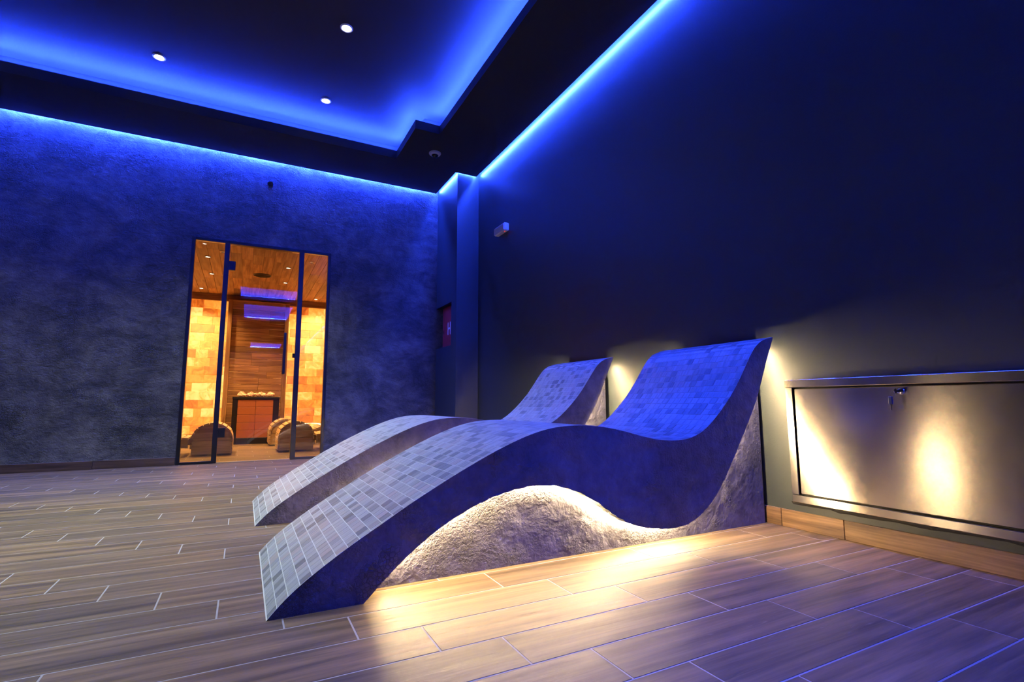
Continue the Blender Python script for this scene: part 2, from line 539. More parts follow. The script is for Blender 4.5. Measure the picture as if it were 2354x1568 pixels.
m = MB(); cells(m, xs, ys, lambda x, y: in_soffit(x, y) and not in_tray(x, y, 0), ZS, ZLIP)
o = m.build('soffit', M['soffit'], ceiling); o['label'] = 'black dropped soffit floating off the walls'
m = MB(); cells(m, xs, ys, lambda x, y: in_soffit(x, y) and not in_tray(x, y, E_), ZLIP, ZT)
m.build('cove_upstand', M['soffit'], ceiling)
LT, LH = .011, .0112
m = MB(); cells(m, xs + [v + s * LT for v in (TA['x0'], TA['x1'], TA['jx']) for s in (1, -1)], ys + [v + s * LT for v in (TA['y0'], TA['y1'], TA['jy']) for s in (1, -1)],
                lambda x, y: in_trayA(x, y, LT) and not in_trayA(x, y, 0), ZLIP, ZLIP + LH)
m.build('tray_lip', M['soffit'], ceiling)
m = MB()    # stepped rail along the far cove, as a thin ledge line
m.box(TA['x0'] - E_, TA['jx'] + E_, TA['y1'] + E_ - .012, TA['y1'] + E_, ZLIP + .055, ZLIP + .068)
m.build('cove_rail', M['soffit'], ceiling)

M['reflector_white'] = flat('white_reflector_paint', (.70, .70, .72), .7, bump_scale=150, bump=.05)  # white panels added to brighten the rear trays and their mirror images
for a, b, c, d in TRAYS:
    m = MB()
    m.box(a - E_, b + E_, c - E_, d + E_, ZT - .012, ZT - .001)
    for q in ((a - E_, b + E_, c - E_, c - E_ + .01), (a - E_, b + E_, d + E_ - .01, d + E_), (a - E_, a - E_ + .01, c - E_ + .01, d + E_ - .01), (b + E_ - .01, b + E_, c - E_ + .01, d + E_ - .01)):
        m.box(*q, ZLIP, ZT - .012)
    m.build('tray_reflector', M['reflector_white'], ceiling)
def subdiv(pts, step, closed=False):
    out = []
    n = len(pts)
    for i in range(n if closed else n - 1):
        a, b = Vector(pts[i]), Vector(pts[(i + 1) % n])
        k = max(1, int((b - a).length / step))
        for j in range(k): out.append(a + (b - a) * (j / k))
    if not closed: out.append(Vector(pts[-1]))
    return out
ZP = ZS + .036
pts = [(SXR + .020, YF + .3, ZP), (SXR + .020, SCY + .020, ZP), (SCX + .016, SCY + .020, ZP), (SCX + .016, SYB + .018, ZP), (SXL + .3, SYB + .018, ZP)]
m = MB(); m.tube(subdiv(pts, .35), .0055, 4)
tag(m.build('perimeter_led_strip', M['blue_led_perim']), 'blue LED strip in the gap between soffit and walls', 'light strip')
def tray_loop(r, e, z):
    a, b, c, d = r
    return [(a - e, c - e, z), (b + e, c - e, z), (b + e, d + e, z), (a - e, d + e, z)]
e = .030; ZQ = ZLIP + .0065
loopA = [(TA['x0'] - e, TA['y0'] - e, ZQ), (TA['x1'] + e, TA['y0'] - e, ZQ), (TA['x1'] + e, TA['jy'] + e, ZQ), (TA['jx'] + e, TA['jy'] + e, ZQ), (TA['jx'] + e, TA['y1'] + e, ZQ), (TA['x0'] - e, TA['y1'] + e, ZQ)]
m = MB(); m.tube(subdiv(loopA[1:] + loopA[:1], .35), .0055, 4)
tag(m.build('tray_led_strip', M['blue_led_tray']), 'blue LED strip hidden behind the lip of the large notched ceiling tray', 'light strip')
for r, lab in zip(TRAYS, ('blue LED strip around the small ceiling tray nearest the camera, mirrored in the sauna glass',
                          'blue LED strip around the long ceiling tray further back, mirrored in the sauna glass',
                          'blue LED strip around the farthest ceiling tray, mirrored lowest in the sauna glass')):
    m = MB(); m.tube(subdiv(tray_loop(r, .055, ZQ), .35, True), .0055, 4, closed=True)
    tag(m.build('tray_led_strip', M['blue_led_back']), lab, 'light strip')

# ------------------------------------------------------------------ skirting
random.seed(9)
bb = empty('baseboard_back', (-2.4, YB, 0)); struct(bb, 'wood-look skirting along the stucco wall')
x = DX0 - .004
edges = [x, -1.132, -1.132 - .60, -1.132 - 1.2, -1.132 - 1.8, XL_]
for i in range(len(edges) - 1):
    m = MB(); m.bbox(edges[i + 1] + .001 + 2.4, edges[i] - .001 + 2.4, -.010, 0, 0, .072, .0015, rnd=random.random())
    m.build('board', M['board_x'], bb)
br = empty('baseboard_right', (XR, 0, 0)); struct(br, 'wood-look skirting along the dark wall')
edges = [COLY, 4.4, 3.8, 3.2, 2.6, 2.2, 1.70, 1.562, 1.285, .665, .05, -.57, -1.2]
for i in range(len(edges) - 1):
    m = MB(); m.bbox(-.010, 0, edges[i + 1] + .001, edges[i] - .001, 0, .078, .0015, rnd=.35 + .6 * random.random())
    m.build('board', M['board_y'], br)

# ------------------------------------------------------------------ tiled wave loungers
TOP = [(0.081, 0.0), (0.111, 0.035), (0.139, 0.060), (0.168, 0.083), (0.199, 0.104), (0.232, 0.126), (0.262, 0.147), (0.294, 0.165), (0.324, 0.184), (0.357, 0.202), (0.388, 0.220), (0.419, 0.239), (0.450, 0.257), (0.481, 0.274), (0.513, 0.291), (0.547, 0.309), (0.583, 0.328), (0.614, 0.344), (0.647, 0.359), (0.679, 0.375), (0.711, 0.390), (0.748, 0.406), (0.774, 0.417), (0.822, 0.436), (0.872, 0.453), (0.924, 0.467), (0.978, 0.476), (1.032, 0.479), (1.099, 0.480), (1.146, 0.476), (1.206, 0.468), (1.266, 0.456), (1.329, 0.441), (1.392, 0.425), (1.459, 0.413), (1.514, 0.408), (1.570, 0.408), (1.628, 0.415), (1.673, 0.429), (1.720, 0.452), (1.769, 0.488), (1.820, 0.531), (1.872, 0.581), (1.918, 0.632), (1.959, 0.685), (1.994, 0.733), (2.024, 0.774), (2.054, 0.811), (2.088, 0.837), (2.129, 0.853), (2.188, 0.864)]
BOT = [(0.329, 0.000), (0.343, 0.011), (0.359, 0.029), (0.377, 0.048), (0.405, 0.072), (0.437, 0.100), (0.473, 0.128), (0.521, 0.162), (0.563, 0.187), (0.607, 0.209), (0.655, 0.231), (0.713, 0.252), (0.774, 0.268), (0.811, 0.275), (0.852, 0.281), (0.896, 0.283), (0.940, 0.280), (0.985, 0.273), (1.031, 0.261), (1.078, 0.243), (1.125, 0.219), (1.174, 0.187), (1.225, 0.150), (1.278, 0.120), (1.327, 0.102), (1.383, 0.088), (1.449, 0.077), (1.496, 0.073), (1.550, 0.072), (1.607, 0.082), (1.651, 0.100), (1.697, 0.125), (1.737, 0.156), (1.779, 0.195), (1.813, 0.238), (1.858, 0.297), (1.903, 0.360), (1.951, 0.428), (1.999, 0.497), (2.045, 0.570), (2.083, 0.645), (2.116, 0.719), (2.151, 0.791), (2.186, 0.856)]
def arc(pts):
    s = [0.0]
    for a, b in zip(pts, pts[1:]): s.append(s[-1] + hypot(b[0] - a[0], b[1] - a[1]))
    return s
def smooth(pts, it):
    p = list(pts)
    for _ in range(it):
        p = [p[0]] + [((p[i - 1][0] + 2 * p[i][0] + p[i + 1][0]) / 4, (p[i - 1][1] + 2 * p[i][1] + p[i + 1][1]) / 4) for i in range(1, len(p) - 1)] + [p[-1]]
    return p
def resample(pts, n):
    s = arc(pts); out = []; j = 0
    for i in range(n):
        t = s[-1] * i / (n - 1)
        while j < len(s) - 2 and s[j + 1] < t: j += 1
        u = (t - s[j]) / (s[j + 1] - s[j])
        out.append((pts[j][0] + u * (pts[j + 1][0] - pts[j][0]), pts[j][1] + u * (pts[j + 1][1] - pts[j][1])))
    return out
TOPS = smooth(resample(TOP, 140), 6)
TOPS = resample(TOPS, 133)
BOTS = resample(smooth(resample(BOT, 140), 6), 133)
WID, ROW, NCOL = .696, .0365, 19
BASE_IN = .102

def at_s(pts, S, t):
    lo, hi = 0, len(S) - 1
    t = max(0, min(S[-1], t))
    while hi - lo > 1:
        md = (lo + hi) // 2
        if S[md] <= t: lo = md
        else: hi = md
    u = (t - S[lo]) / max(1e-9, S[hi] - S[lo])
    p = (pts[lo][0] + u * (pts[hi][0] - pts[lo][0]), pts[lo][1] + u * (pts[hi][1] - pts[lo][1]))
    dx, dz = pts[hi][0] - pts[lo][0], pts[hi][1] - pts[lo][1]
    L = hypot(dx, dz)
    return p, (-dz / L, dx / L)

def make_lounger(dx, ynear, label, seed):
    rg = random.Random(seed)
    root = empty('tiled_lounger', (dx, ynear, 0))
    tag(root, label, 'lounger', 'wave-shaped mosaic loungers against the dark wall')
    # body: wave-shaped slab; slot 0 plaster, slot 1 grout bed on top
    m = MB(); n = len(TOPS)
    R = 7
    vs = []
    jn = [(rg.uniform(-1, 1) * .0016, rg.uniform(-1, 1) * .0016) for _ in range(n)]
    for i in range(n):
        t, b = TOPS[i], BOTS[i]
        for side, y in ((0, 0.0), (1, WID)):
            for k in range(R + 1):
                u = k / R
                wob = (0 if k in (0,) else jn[i][0] * (1 if k == R else .3))
                vs.append((t[0] + u * (b[0] - t[0]) + wob, y + (0.0 if k else 0.0), max(0.0, t[1] + u * (b[1] - t[1]) + (wob if 0 < i < n - 1 else 0))))
    W = 2 * (R + 1)
    fs_side, fs_top, fs_bot = [], [], []
    for i in range(n - 1):
        for side in (0, 1):
            for k in range(R):
                a = i * W + side * (R + 1) + k
                fs_side.append((a, a + 1, a + W + 1, a + W))
        a = i * W
        fs_top.append((a, a + W, a + W + R + 1, a + R + 1))
        fs_bot.append((a + R, a + R + R + 1, a + W + R + R + 1, a + W + R))
    fs_side.append(tuple(range(0, R + 1)) + tuple(range(2 * R + 1, R, -1)))
    e0 = (n - 1) * W
    fs_side.append(tuple(range(e0, e0 + R + 1)) + tuple(range(e0 + 2 * R + 1, e0 + R, -1)))
    m.add(vs, fs_side + fs_bot, 0)
    o = len(m.v); m.add(vs, fs_top, 1)
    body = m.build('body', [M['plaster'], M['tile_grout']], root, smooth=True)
    body['label'] = 'grey plaster wave-shaped slab'
    # recessed base under the slab
    m = MB()
    sel = [p for p in BOTS if p[0] > .352 and p[1] > .004]
    sel = [(x, z) for x, z in sel if x < 2.192] + [(2.192, .852)]
    ya, yb = BASE_IN, WID - BASE_IN
    vs, fs = [], []
    for x, z in sel:
        vs += [(x, ya, 0), (x, ya, z + .004), (x, yb, z + .004), (x, yb, 0)]
    for i in range(len(sel) - 1):
        a = i * 4
        for k in range(3): fs.append((a + k, a + k + 1, a + 4 + k + 1, a + 4 + k))
    fs.append((0, 1, 2, 3)); q = (len(sel) - 1) * 4; fs.append((q, q + 1, q + 2, q + 3))
    m.add(vs, fs)
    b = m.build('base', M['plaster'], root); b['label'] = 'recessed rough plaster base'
    # LED strips under both overhangs, following the underside
    S = arc(BOTS)
    for y, nm in ((BASE_IN - .014, 'near'), (WID - BASE_IN + .014, 'far')):
        pts = []
        s = .10
        while s < S[-1] - .03:
            p, nn = at_s(BOTS, S, s)
            pts.append((p[0] - nn[0] * .0030, y, p[1] - nn[1] * .0030)); s += .035
        m = MB(); m.tube(pts, .004, 4)
        o = m.build('led_strip', M['warm_led'], root); o['label'] = 'warm white LED strip under the overhang'
    # mosaic tiles
    S = arc(TOPS); nrow = int(round(S[-1] / ROW)); rp = S[-1] / nrow
    cw = WID / NCOL
    quads = []
    for r in range(nrow):
        s0, s1 = r * rp + .0012, (r + 1) * rp - .0012
        if r == 0: s0 += .004
        (p0, n0), (p1, n1) = at_s(TOPS, S, s0), at_s(TOPS, S, s1)
        shift = rg.choice((0, 0, 0, .25, .5)) * cw
        yy = [0.0015]
        y = cw - shift if shift else cw
        while y < WID - .006:
            yy.append(y); y += cw
        yy.append(WID - .0015)
        for j in range(len(yy) - 1):
            ya, yb = yy[j] + .0008, yy[j + 1] - .0008
            h = .0006 + rg.uniform(0, .0003)
            def P(p, nn, y, hh): return (p[0] + nn[0] * hh, y, p[1] + nn[1] * hh)
            low = [P(p0, n0, ya, -.001), P(p1, n1, ya, -.001), P(p1, n1, yb, -.001), P(p0, n0, yb, -.001)]
            top = [P(p0, n0, ya, h), P(p1, n1, ya, h), P(p1, n1, yb, h), P(p0, n0, yb, h)]
            nrm = Vector((n0[0], 0, n0[1])); c = Vector(top[0]) + Vector((dx, ynear, 0))
            vis = (CP - c).dot(nrm) > 0
            ar = poly_area([(q[0] + dx, q[1] + ynear, q[2]) for q in top]) if vis else 0.0
            if ynear > 2.3 and c.x > .78 and c.x < 1.55: ar *= .3
            quads.append((ar, low + top, rg.random() * .98 + .01))
    quads.sort(key=lambda t: -t[0])
    F = [(4, 5, 6, 7), (0, 1, 5, 4), (1, 2, 6, 5), (2, 3, 7, 6), (3, 0, 4, 7)]
    for ar, vs, rn in quads[:300]:
        m = MB(); m.add(vs, F, 0, rn); m.build('mosaic_tile', M['marble'], root)
    m = MB()
    for ar, vs, rn in quads[300:]: m.add(vs, F, 0, rn)
    o = m.build('mosaic_tile_field', M['marble'], root); o['kind'] = 'stuff'
    return root

make_lounger(0.0, 1.533, 'mosaic-tiled wave lounger with a blue-lit side, nearer to the steel hatch', 11)
make_lounger(-.006, 2.697, 'farther mosaic-tiled wave lounger, partly behind the nearer one, nearer to the sauna', 12)

# ------------------------------------------------------------------ steel access hatch on the dark wall
HY0, HY1, HZ0, HZ1 = -.35, 1.492, .120, .660
hatch = empty('steel_access_hatch', (XR, HY1, 0)); tag(hatch, 'brushed stainless steel access hatch low on the dark wall', 'hatch')
L = lambda y: y - HY1
FR = .034
def hbox(name, x0, x1, y0, y1, z0, z1, mat, b=.002, parent=hatch):
    m = MB(); m.bbox(x0, x1, L(y0), L(y1), z0, z1, b); return m.build(name, mat, parent)
hbox('top_rail', -.030, 0, HY0, HY1, HZ1 - FR, HZ1, M['steel'])
hbox('bottom_rail', -.026, 0, HY0, HY1, HZ0, HZ0 + FR - .002, M['steel'])
hbox('side_rail', -.026, 0, HY1 - FR, HY1, HZ0 + FR, HZ1 - FR, M['steel'])
hbox('side_rail', -.026, 0, HY0, HY0 + FR, HZ0 + FR, HZ1 - FR, M['steel'])
pn = hbox('panel', -.020, -.002, HY0 + FR + .004, HY1 - FR - .004, HZ0 + FR + .004, HZ1 - FR - .006, M['steel'], .003)
hbox('shadow_gap', -.0018, 0, HY0 + FR, HY1 - FR, HZ0 + FR - .002, HZ1 - FR, M['black_metal'], .0005)
m = MB(); m.lathe([(.013, 0), (.013, .006), (.010, .009), (.010, .016), (.006, .017)], (-.020, L(1.026), .600), 20, axis='x', flip=-1)
lock = m.build('lock', M['chrome'], pn, smooth=True)
kr = empty('key_bunch', (XR - .038, 1.026, .600)); tag(kr, 'small bunch of keys hanging in the lock of the steel hatch', 'keys')
m = MB(); m.bbox(-.022, .006, -.0012, .0012, -.004, .004, .0005); m.lathe([(.009, -.0012), (.010, 0), (.009, .0012)], (-.028, 0, 0), 16, axis='y')
m.build('key', M['chrome'], kr)
ring = [( -.030 + .0, .010 * cos(a) + .008, .010 * sin(a) - .011) for a in [2 * pi * i / 18 for i in range(18)]]
m = MB(); m.tube(ring, .0010, 5, closed=True); m.build('key_ring', M['chrome'], kr)
m = MB(); m.bbox(-.034, -.028, .010, .024, -.049, -.020, .002); kb = m.build('key', M['key_blue'], kr)
kb['label'] = 'hanging key with a blue plastic head'
m = MB(); m.bbox(-.032, -.030, .0145, .0195, -.072, -.049, .0004); m.build('blade', M['chrome'], kb)
# rough mortar left under the hatch frame
random.seed(3)
m = MB(); n = 46
vs, fs = [], []
for i in range(n + 1):
    y = HY0 + (HY1 + .012 - HY0) * i / n
    zt, zb = HZ0 + .001 + random.uniform(-.002, .004), HZ0 - .010 - random.uniform(0, .014)
    vs += [(0, L(y), zb), (-.008 - random.uniform(0, .006), L(y), (zt + zb) / 2), (-.016, L(y), zt), (0, L(y), zt)]
for i in range(n):
    a = 4 * i
    for k in range(4): fs.append((a + k, a + (k + 1) % 4, a + 4 + (k + 1) % 4, a + 4 + k))
fs += [(0, 1, 2, 3), tuple(4 * n + k for k in range(4))]
m.add(vs, fs); m.build('mortar_bead', M['smear'], hatch)

# ------------------------------------------------------------------ wall and ceiling fittings
eg = empty('emergency_light', (XR, 4.40, 2.28)); tag(eg, 'small white box emergency light high on the dark wall', 'emergency light')
m = MB(); m.bbox(-.055, 0, -.115, .115, -.040, .040, .008); b = m.build('housing', M['white_plastic'], eg)
m = MB(); m.bbox(-.062, -.054, -.105, .105, -.036, .026, .003); m.build('diffuser', M['grey_plastic'], eg)
m = MB(); m.lathe([(.004, 0), (.004, .003), (.002, .004)], (-.030, -.075, -.040), 10, axis='z', flip=-1); m.build('indicator_lamp', M['red_lamp'], eg)

cc = empty('dome_camera', (1.577, 4.677, ZS)); tag(cc, 'white dome security camera under the black soffit', 'security camera')
m = MB(); m.lathe([(.060, 0), (.060, .006), (.055, .016), (.040, .022), (.034, .022)], (0, 0, 0), 28, flip=-1); m.build('mount', M['grey_plastic'], cc, smooth=True)
m = MB(); m.lathe([(.034 * cos(a), .020 + .034 * sin(a)) for a in [i * pi / 16 for i in range(8)]] + [(.002, .054)], (0, 0, 0), 24, flip=-1); dm = m.build('dome', M['dark_dome'], cc, smooth=True)
m = MB(); m.tube([(.0345 * cos(w), .0345 * sin(w), -.022) for w in [2 * pi * i / 24 for i in range(24)]], .002, 5, closed=True); m.build('dome_ring', M['grey_plastic'], dm)

cap = empty('wall_cap', (.125, YB, 2.842)); tag(cap, 'small dark round cable cap high on the stucco wall above the sauna', 'cap')
m = MB(); m.lathe([(.030, 0), (.030, .006), (.026, .010)], (0, 0, 0), 22, axis='y', flip=-1); m.build('plate', M['stucco'], cap)
m = MB(); m.tube([(.024 * cos(w), -.011, .024 * sin(w)) for w in [2 * pi * i / 22 for i in range(22)]], .004, 5, closed=True); m.build('rim', M['black_metal'], cap)

hy = empty('fire_hose_cabinet', (NXB, NY0, NZ0)); tag(hy, 'red fire hose cabinet with a white H in the corner niche', 'fire cabinet')
hd = NZ1 - NZ0
m = MB(); m.bbox(-.030, -.001, .004, .410, .003, hd - .012, .003); dr = m.build('cabinet_door', M['red_paint'], hy)
m = MB()
zc = .213
m.box(-.032, -.029, .152, .172, zc - .072, zc + .072); m.box(-.032, -.029, .222, .242, zc - .072, zc + .072); m.box(-.032, -.029, .172, .222, zc - .011, zc + .011)
m.build('letter', M['letter_white'], dr)
m = MB(); m.bbox(-.036, -.030, .355, .375, .16, .21, .002); m.build('latch', M['chrome'], dr)
m = MB(); m.bbox(-.084, -.001, 0.002, .486, hd - .010, hd - .001, .001); m.build('dark_niche_top', M['black_metal'], hy)  # added black sheet, darkens the top reveal of the niche

def downlight(x, y, z, label, r=.045, lens=None, lamp=True, power=SPOT_W, col=SPOT_COL, group='white downlights in the ceiling tray', size=84, blend=1.0):
    e = empty('ceiling_downlight', (x, y, z)); tag(e, label, 'downlight', group)
    m = MB(); m.lathe([(r, 0), (r, .004), (r * .86, .008), (r * .74, .006), (r * .70, .001)], (0, 0, 0), 24, flip=-1)
    m.build('trim_ring', M['white_plastic'] if lens is None else M['grey_plastic'], e, smooth=True)
    m = MB(); m.lathe([(r * .69, .0025), (r * .5, .004), (r * .2, .0045)], (0, 0, 0), 20, flip=-1)
    m.build('lens', lens or M['spot_lens'], e)
    if lamp:
        ld = bpy.data.lights.new('lamp', 'SPOT'); ld.energy = power; ld.color = col
        ld.spot_size = radians(size); ld.spot_blend = blend; ld.shadow_soft_size = .035
        lo = bpy.data.objects.new('lamp', ld); COL.objects.link(lo); lo.parent = e; lo.location = (0, 0, -.02)
    return e
downlight(.514, 3.548, ZT, 'white downlight nearest the top edge, right of centre in the large ceiling tray')
downlight(-.733, 4.546, ZT, 'white downlight at the left in the large ceiling tray')
downlight(.507, 4.555, ZT, 'white downlight closest to the notched corner of the ceiling tray')
G2 = 'white downlights in the ceiling tray'
for i, (x, y) in enumerate([(-.733, 3.548), (-1.98, 4.546), (-1.98, 3.548), (-.733, 2.55), (-1.98, 2.55), (-.733, 1.55), (-1.98, 1.55)]):
    downlight(x, y, ZT, 'white downlight in the large ceiling tray, above the upper edge of the picture', power=SPOT_W * (.62 if x < -1.5 else 1.0))

# ------------------------------------------------------------------ glass sauna front
d1 = empty('door_1', (DX0, YB, 0)); struct(d1, 'black framed glass sauna front with a central glass door')
def dbox(name, x0, x1, y0, y1, z0, z1, mat, parent=d1, b=.0015):
    m = MB(); m.bbox(x0 - DX0, x1 - DX0, y0 - YB, y1 - YB, z0, z1, b); return m.build(name, mat, parent)
FA, FB = YB - .010, YB + .055
MLX0, MLX1, MRX0, MRX1 = -.247, -.205, .440, .486
dbox('frame_side', DX0 + .001, DX0 + .030, FA, FB, 0, DZ - .001, M['black_metal'])
dbox('frame_side', DX1 - .030, DX1 - .001, FA, FB, 0, DZ - .001, M['black_metal'])
dbox('frame_head', DX0 + .030, DX1 - .030, FA, FB, DZ - .030, DZ - .001, M['black_metal'])
dbox('mullion', MLX0, MLX1, FA, FB, 0, DZ - .030, M['black_metal'])
dbox('mullion', MRX0, MRX1, FA, FB, 0, DZ - .030, M['black_metal'])
dbox('frame_foot', DX0 + .030, MLX0, FA, FB, 0, .024, M['black_metal'])
dbox('frame_foot', MRX1, DX1 - .030, FA, FB, 0, .024, M['black_metal'])
GY0, GY1 = YB + .018, YB + .026
dbox('glass_pane', DX0 + .030, MLX0, GY0, GY1, .024, DZ - .030, M['glass'], b=.0005)
dbox('glass_pane', MRX1, DX1 - .030, GY0, GY1, .024, DZ - .030, M['glass'], b=.0005)
leaf = dbox('door_leaf', MLX1 + .004, MRX0 - .004, GY0, GY1, .012, DZ - .036, M['glass'], b=.0005)
for z in (1.93, .285):
    dbox('hinge', MLX1 - .004, MLX1 + .058, GY0 - .012, GY1 + .012, z - .045, z + .045, M['black_metal'], leaf)
hm = MB()
hx, hz0, hz1 = .340 - DX0, .86, 1.28
hm.bbox(hx - .012, hx + .012, GY0 - YB - .050, GY0 - YB - .030, hz0, hz1, .003)
for z in (hz0 + .05, hz1 - .05): hm.bbox(hx - .009, hx + .009, GY0 - YB - .031, GY0 - YB + .001, z - .009, z + .009, .002)
hm.bbox(hx - .012, hx + .012, GY1 - YB + .030, GY1 - YB + .050, hz0, hz1, .003)
hm.build('pull_handle', M['black_metal'], leaf)
dbox('strike_box', MRX0 - .022, MRX0, GY0 - .012, GY1 + .012, 1.03, 1.075, M['black_metal'], leaf)
dbox('lit_floor_strip', MLX1, MRX0, YB - .004, YB + .06, .0, .008, M['pine_x'])  # pale plank standing in for the warm-lit floor tile under the door

# ------------------------------------------------------------------ sauna cabin behind the glass
SX0, SX1, SY0, SY1, SZ = -1.45, 1.60, YB + T_, 8.90, 2.23
random.seed(21)
sc_ = empty('ceiling_sauna', (0, SY0, SZ)); struct(sc_, 'cedar board ceiling of the sauna')
m = MB(); m.box(SX0, SX1, 0, SY1 - SY0, .012, .05); m.build('backing', M['cedar_y'], sc_)
x = SX0
while x < SX1 - .02:
    w = .112
    y = -random.uniform(0, .8)
    while y < SY1 - SY0:
        ln = random.choice((.45, .7, 1.0, 1.3)); a, b = max(0, y), min(SY1 - SY0, y + ln)
        if b - a > .02:
            m = MB(); m.bbox(x + .0012, min(x + w, SX1) - .0012, a + .0005, b - .0005, 0, .012, .002, rnd=random.random() * .98 + .01)
            m.build('board', M['cedar_y'], sc_)
        y += ln
    x += w
ws = MB(); ws.box(SX0 - .05, SX0, SY0, SY1, 0, SZ + .05, rnd=.4); struct(ws.build('wall_sauna_left', M['cedar_x']))
ws = MB(); ws.box(SX1, SX1 + .05, SY0, SY1, 0, SZ + .05, rnd=.6); struct(ws.build('wall_sauna_right', M['cedar_x']))
# backlit salt brick wall
wb = empty('wall_sauna_back', (0, SY1, 0)); struct(wb, 'wall of backlit orange salt bricks in the sauna')
m = MB(); m.box(SX0, SX1, .012, .06, 0, SZ + .05, rnd=.5); m.build('backing', M['cedar_x'], wb)
m = MB(); m.bbox(SX0, SX1, -.055, .012, 2.13, SZ, .003, rnd=.3); m.build('crown_board', M['cedar_x'], wb)
m = MB(); m.bbox(SX0, SX1, -.045, .012, 0, .115, .003, rnd=.2); m.build('plinth_board', M['cedar_x'], wb)
BH = (2.13 - .115) / 16
for r in range(16):
    z0 = .115 + r * BH
    x = SX0 - random.uniform(0, .2)
    while x < SX1:
        w = random.choice((.10, .16, .20, .20, .24, .24, .30))
        a, b = max(SX0, x), min(SX1, x + w)
        if b - a > .015 and not (a > -.24 and b < .52):
            d = random.uniform(.0, .006)
            m = MB(); m.bbox(a + .001, b - .001, -.012 - d, .012, z0 + .001, z0 + BH - .001, .003, rnd=random.random() * .98 + .01)
            m.build('salt_brick', M['salt'], wb)
        x += w
# cedar panel with posts behind the heater
PYP = 8.70
wp = empty('wall_sauna_panel', (0, PYP, 0)); struct(wp, 'horizontal cedar board panel behind the sauna heater')
PX0_, PX1_ = -.285, .565
for a, b in ((PX0_, PX0_ + .060), (PX1_ - .060, PX1_)):
    m = MB(); m.bbox(a, b, -.030, .185, 0, 2.13, .004, rnd=random.random()); m.build('post', M['cedar_z'], wp)
m = MB(); m.bbox(PX0_ + .060, PX1_ - .060, -.030, .14, 1.99, 2.13, .004, rnd=.8); m.build('header', M['cedar_x'], wp)
nb = 21; hh = 1.99 / nb
for r in range(nb):
    sp = random.choice((None, .25, .4, .55, .7))
    xa, xb = PX0_ + .060, PX1_ - .060
    cuts = [xa, xb] if sp is None else [xa, xa + sp * (xb - xa), xb]
    for i in range(len(cuts) - 1):
        m = MB(); m.bbox(cuts[i] + .0008, cuts[i + 1] - .0008, random.uniform(0, .003), .02, r * hh + .0012, (r + 1) * hh - .0012, .003, rnd=random.random() * .98 + .01)
        m.build('board', M['cedar_x'], wp)

# heater with salt tiles and rocks
hx0, hx1, hyy, hz = -.140, .452, 8.12, .655
ht = empty('sauna_heater', ((hx0 + hx1) / 2, hyy, 0)); tag(ht, 'dark sauna heater faced with orange salt tiles', 'heater')
c = (hx0 + hx1) / 2
hw = (hx1 - hx0) / 2
m = MB(); m.bbox(-hw + .01, hw - .01, .025, .42, .0, hz - .03, .004); m.build('body', M['heater_metal'], ht)
m = MB(); m.bbox(-hw - .004, hw + .004, -.005, .43, hz - .036, hz, .004); m.build('top_frame', M['heater_metal'], ht)
for a, b in ((-hw, -hw + .064), (hw - .075, hw)):
    m = MB(); m.bbox(a, b, 0, .03, 0, hz - .036, .003); m.build('frame_post', M['heater_metal'], ht)
m = MB(); m.bbox(-hw + .064, hw - .075, 0, .03, 0, .085, .003); m.build('frame_foot', M['heater_metal'], ht)
tx0, tx1, tz0, tz1 = -hw + .064, hw - .075, .085, hz - .036
for i in range(2):
    for j in range(5):
        w, h = (tx1 - tx0) / 2, (tz1 - tz0) / 5
        m = MB(); m.bbox(tx0 + i * w + .001, tx0 + (i + 1) * w - .001, .006, .026, tz0 + j * h + .001, tz0 + (j + 1) * h - .001, .003, rnd=random.random() * .9 + .05)
        m.build('salt_tile', M['salt_dim'], ht)
def rock(x, y, z, r, seed, zf=.85):
    rg = random.Random(seed)
    m = MB(); vs = []; n1, n2 = 5, 7
    for i in range(n1 + 1):
        th = pi * i / n1
        for k in range(n2):
            w = 2 * pi * k / n2 + i * .4
            q = r * rg.uniform(.72, 1.15)
            vs.append((1.25 * q * sin(th) * cos(w), q * sin(th) * sin(w), zf * q * cos(th)))
    fs = []
    for i in range(n1):
        for k in range(n2):
            k2 = (k + 1) % n2; fs.append((i * n2 + k, i * n2 + k2, (i + 1) * n2 + k2, (i + 1) * n2 + k))
    zmin = min(v[2] for v in vs)
    m.add([(a, b, c_ - zmin) for a, b, c_ in vs], fs)
    o = m.build('salt_rock', M['salt_rock'], None, loc=(x, y, z))
    tag(o, 'pale pink salt rock heaped on top of the sauna heater', 'rock', 'salt rocks on the sauna heater')
k = 0
for i in range(5):
    rock(c - .200 + i * .100, hyy + .055, hz, random.uniform(.032, .034), 100 + k); k += 1
for i in range(4):
    rock(c - .186 + i * .124, hyy + .155, hz, random.uniform(.041, .043), 100 + k, .72); k += 1
for i in range(4):
    rock(c - .195 + i * .130, hyy + .270, hz, random.uniform(.043, .045), 100 + k, .85); k += 1

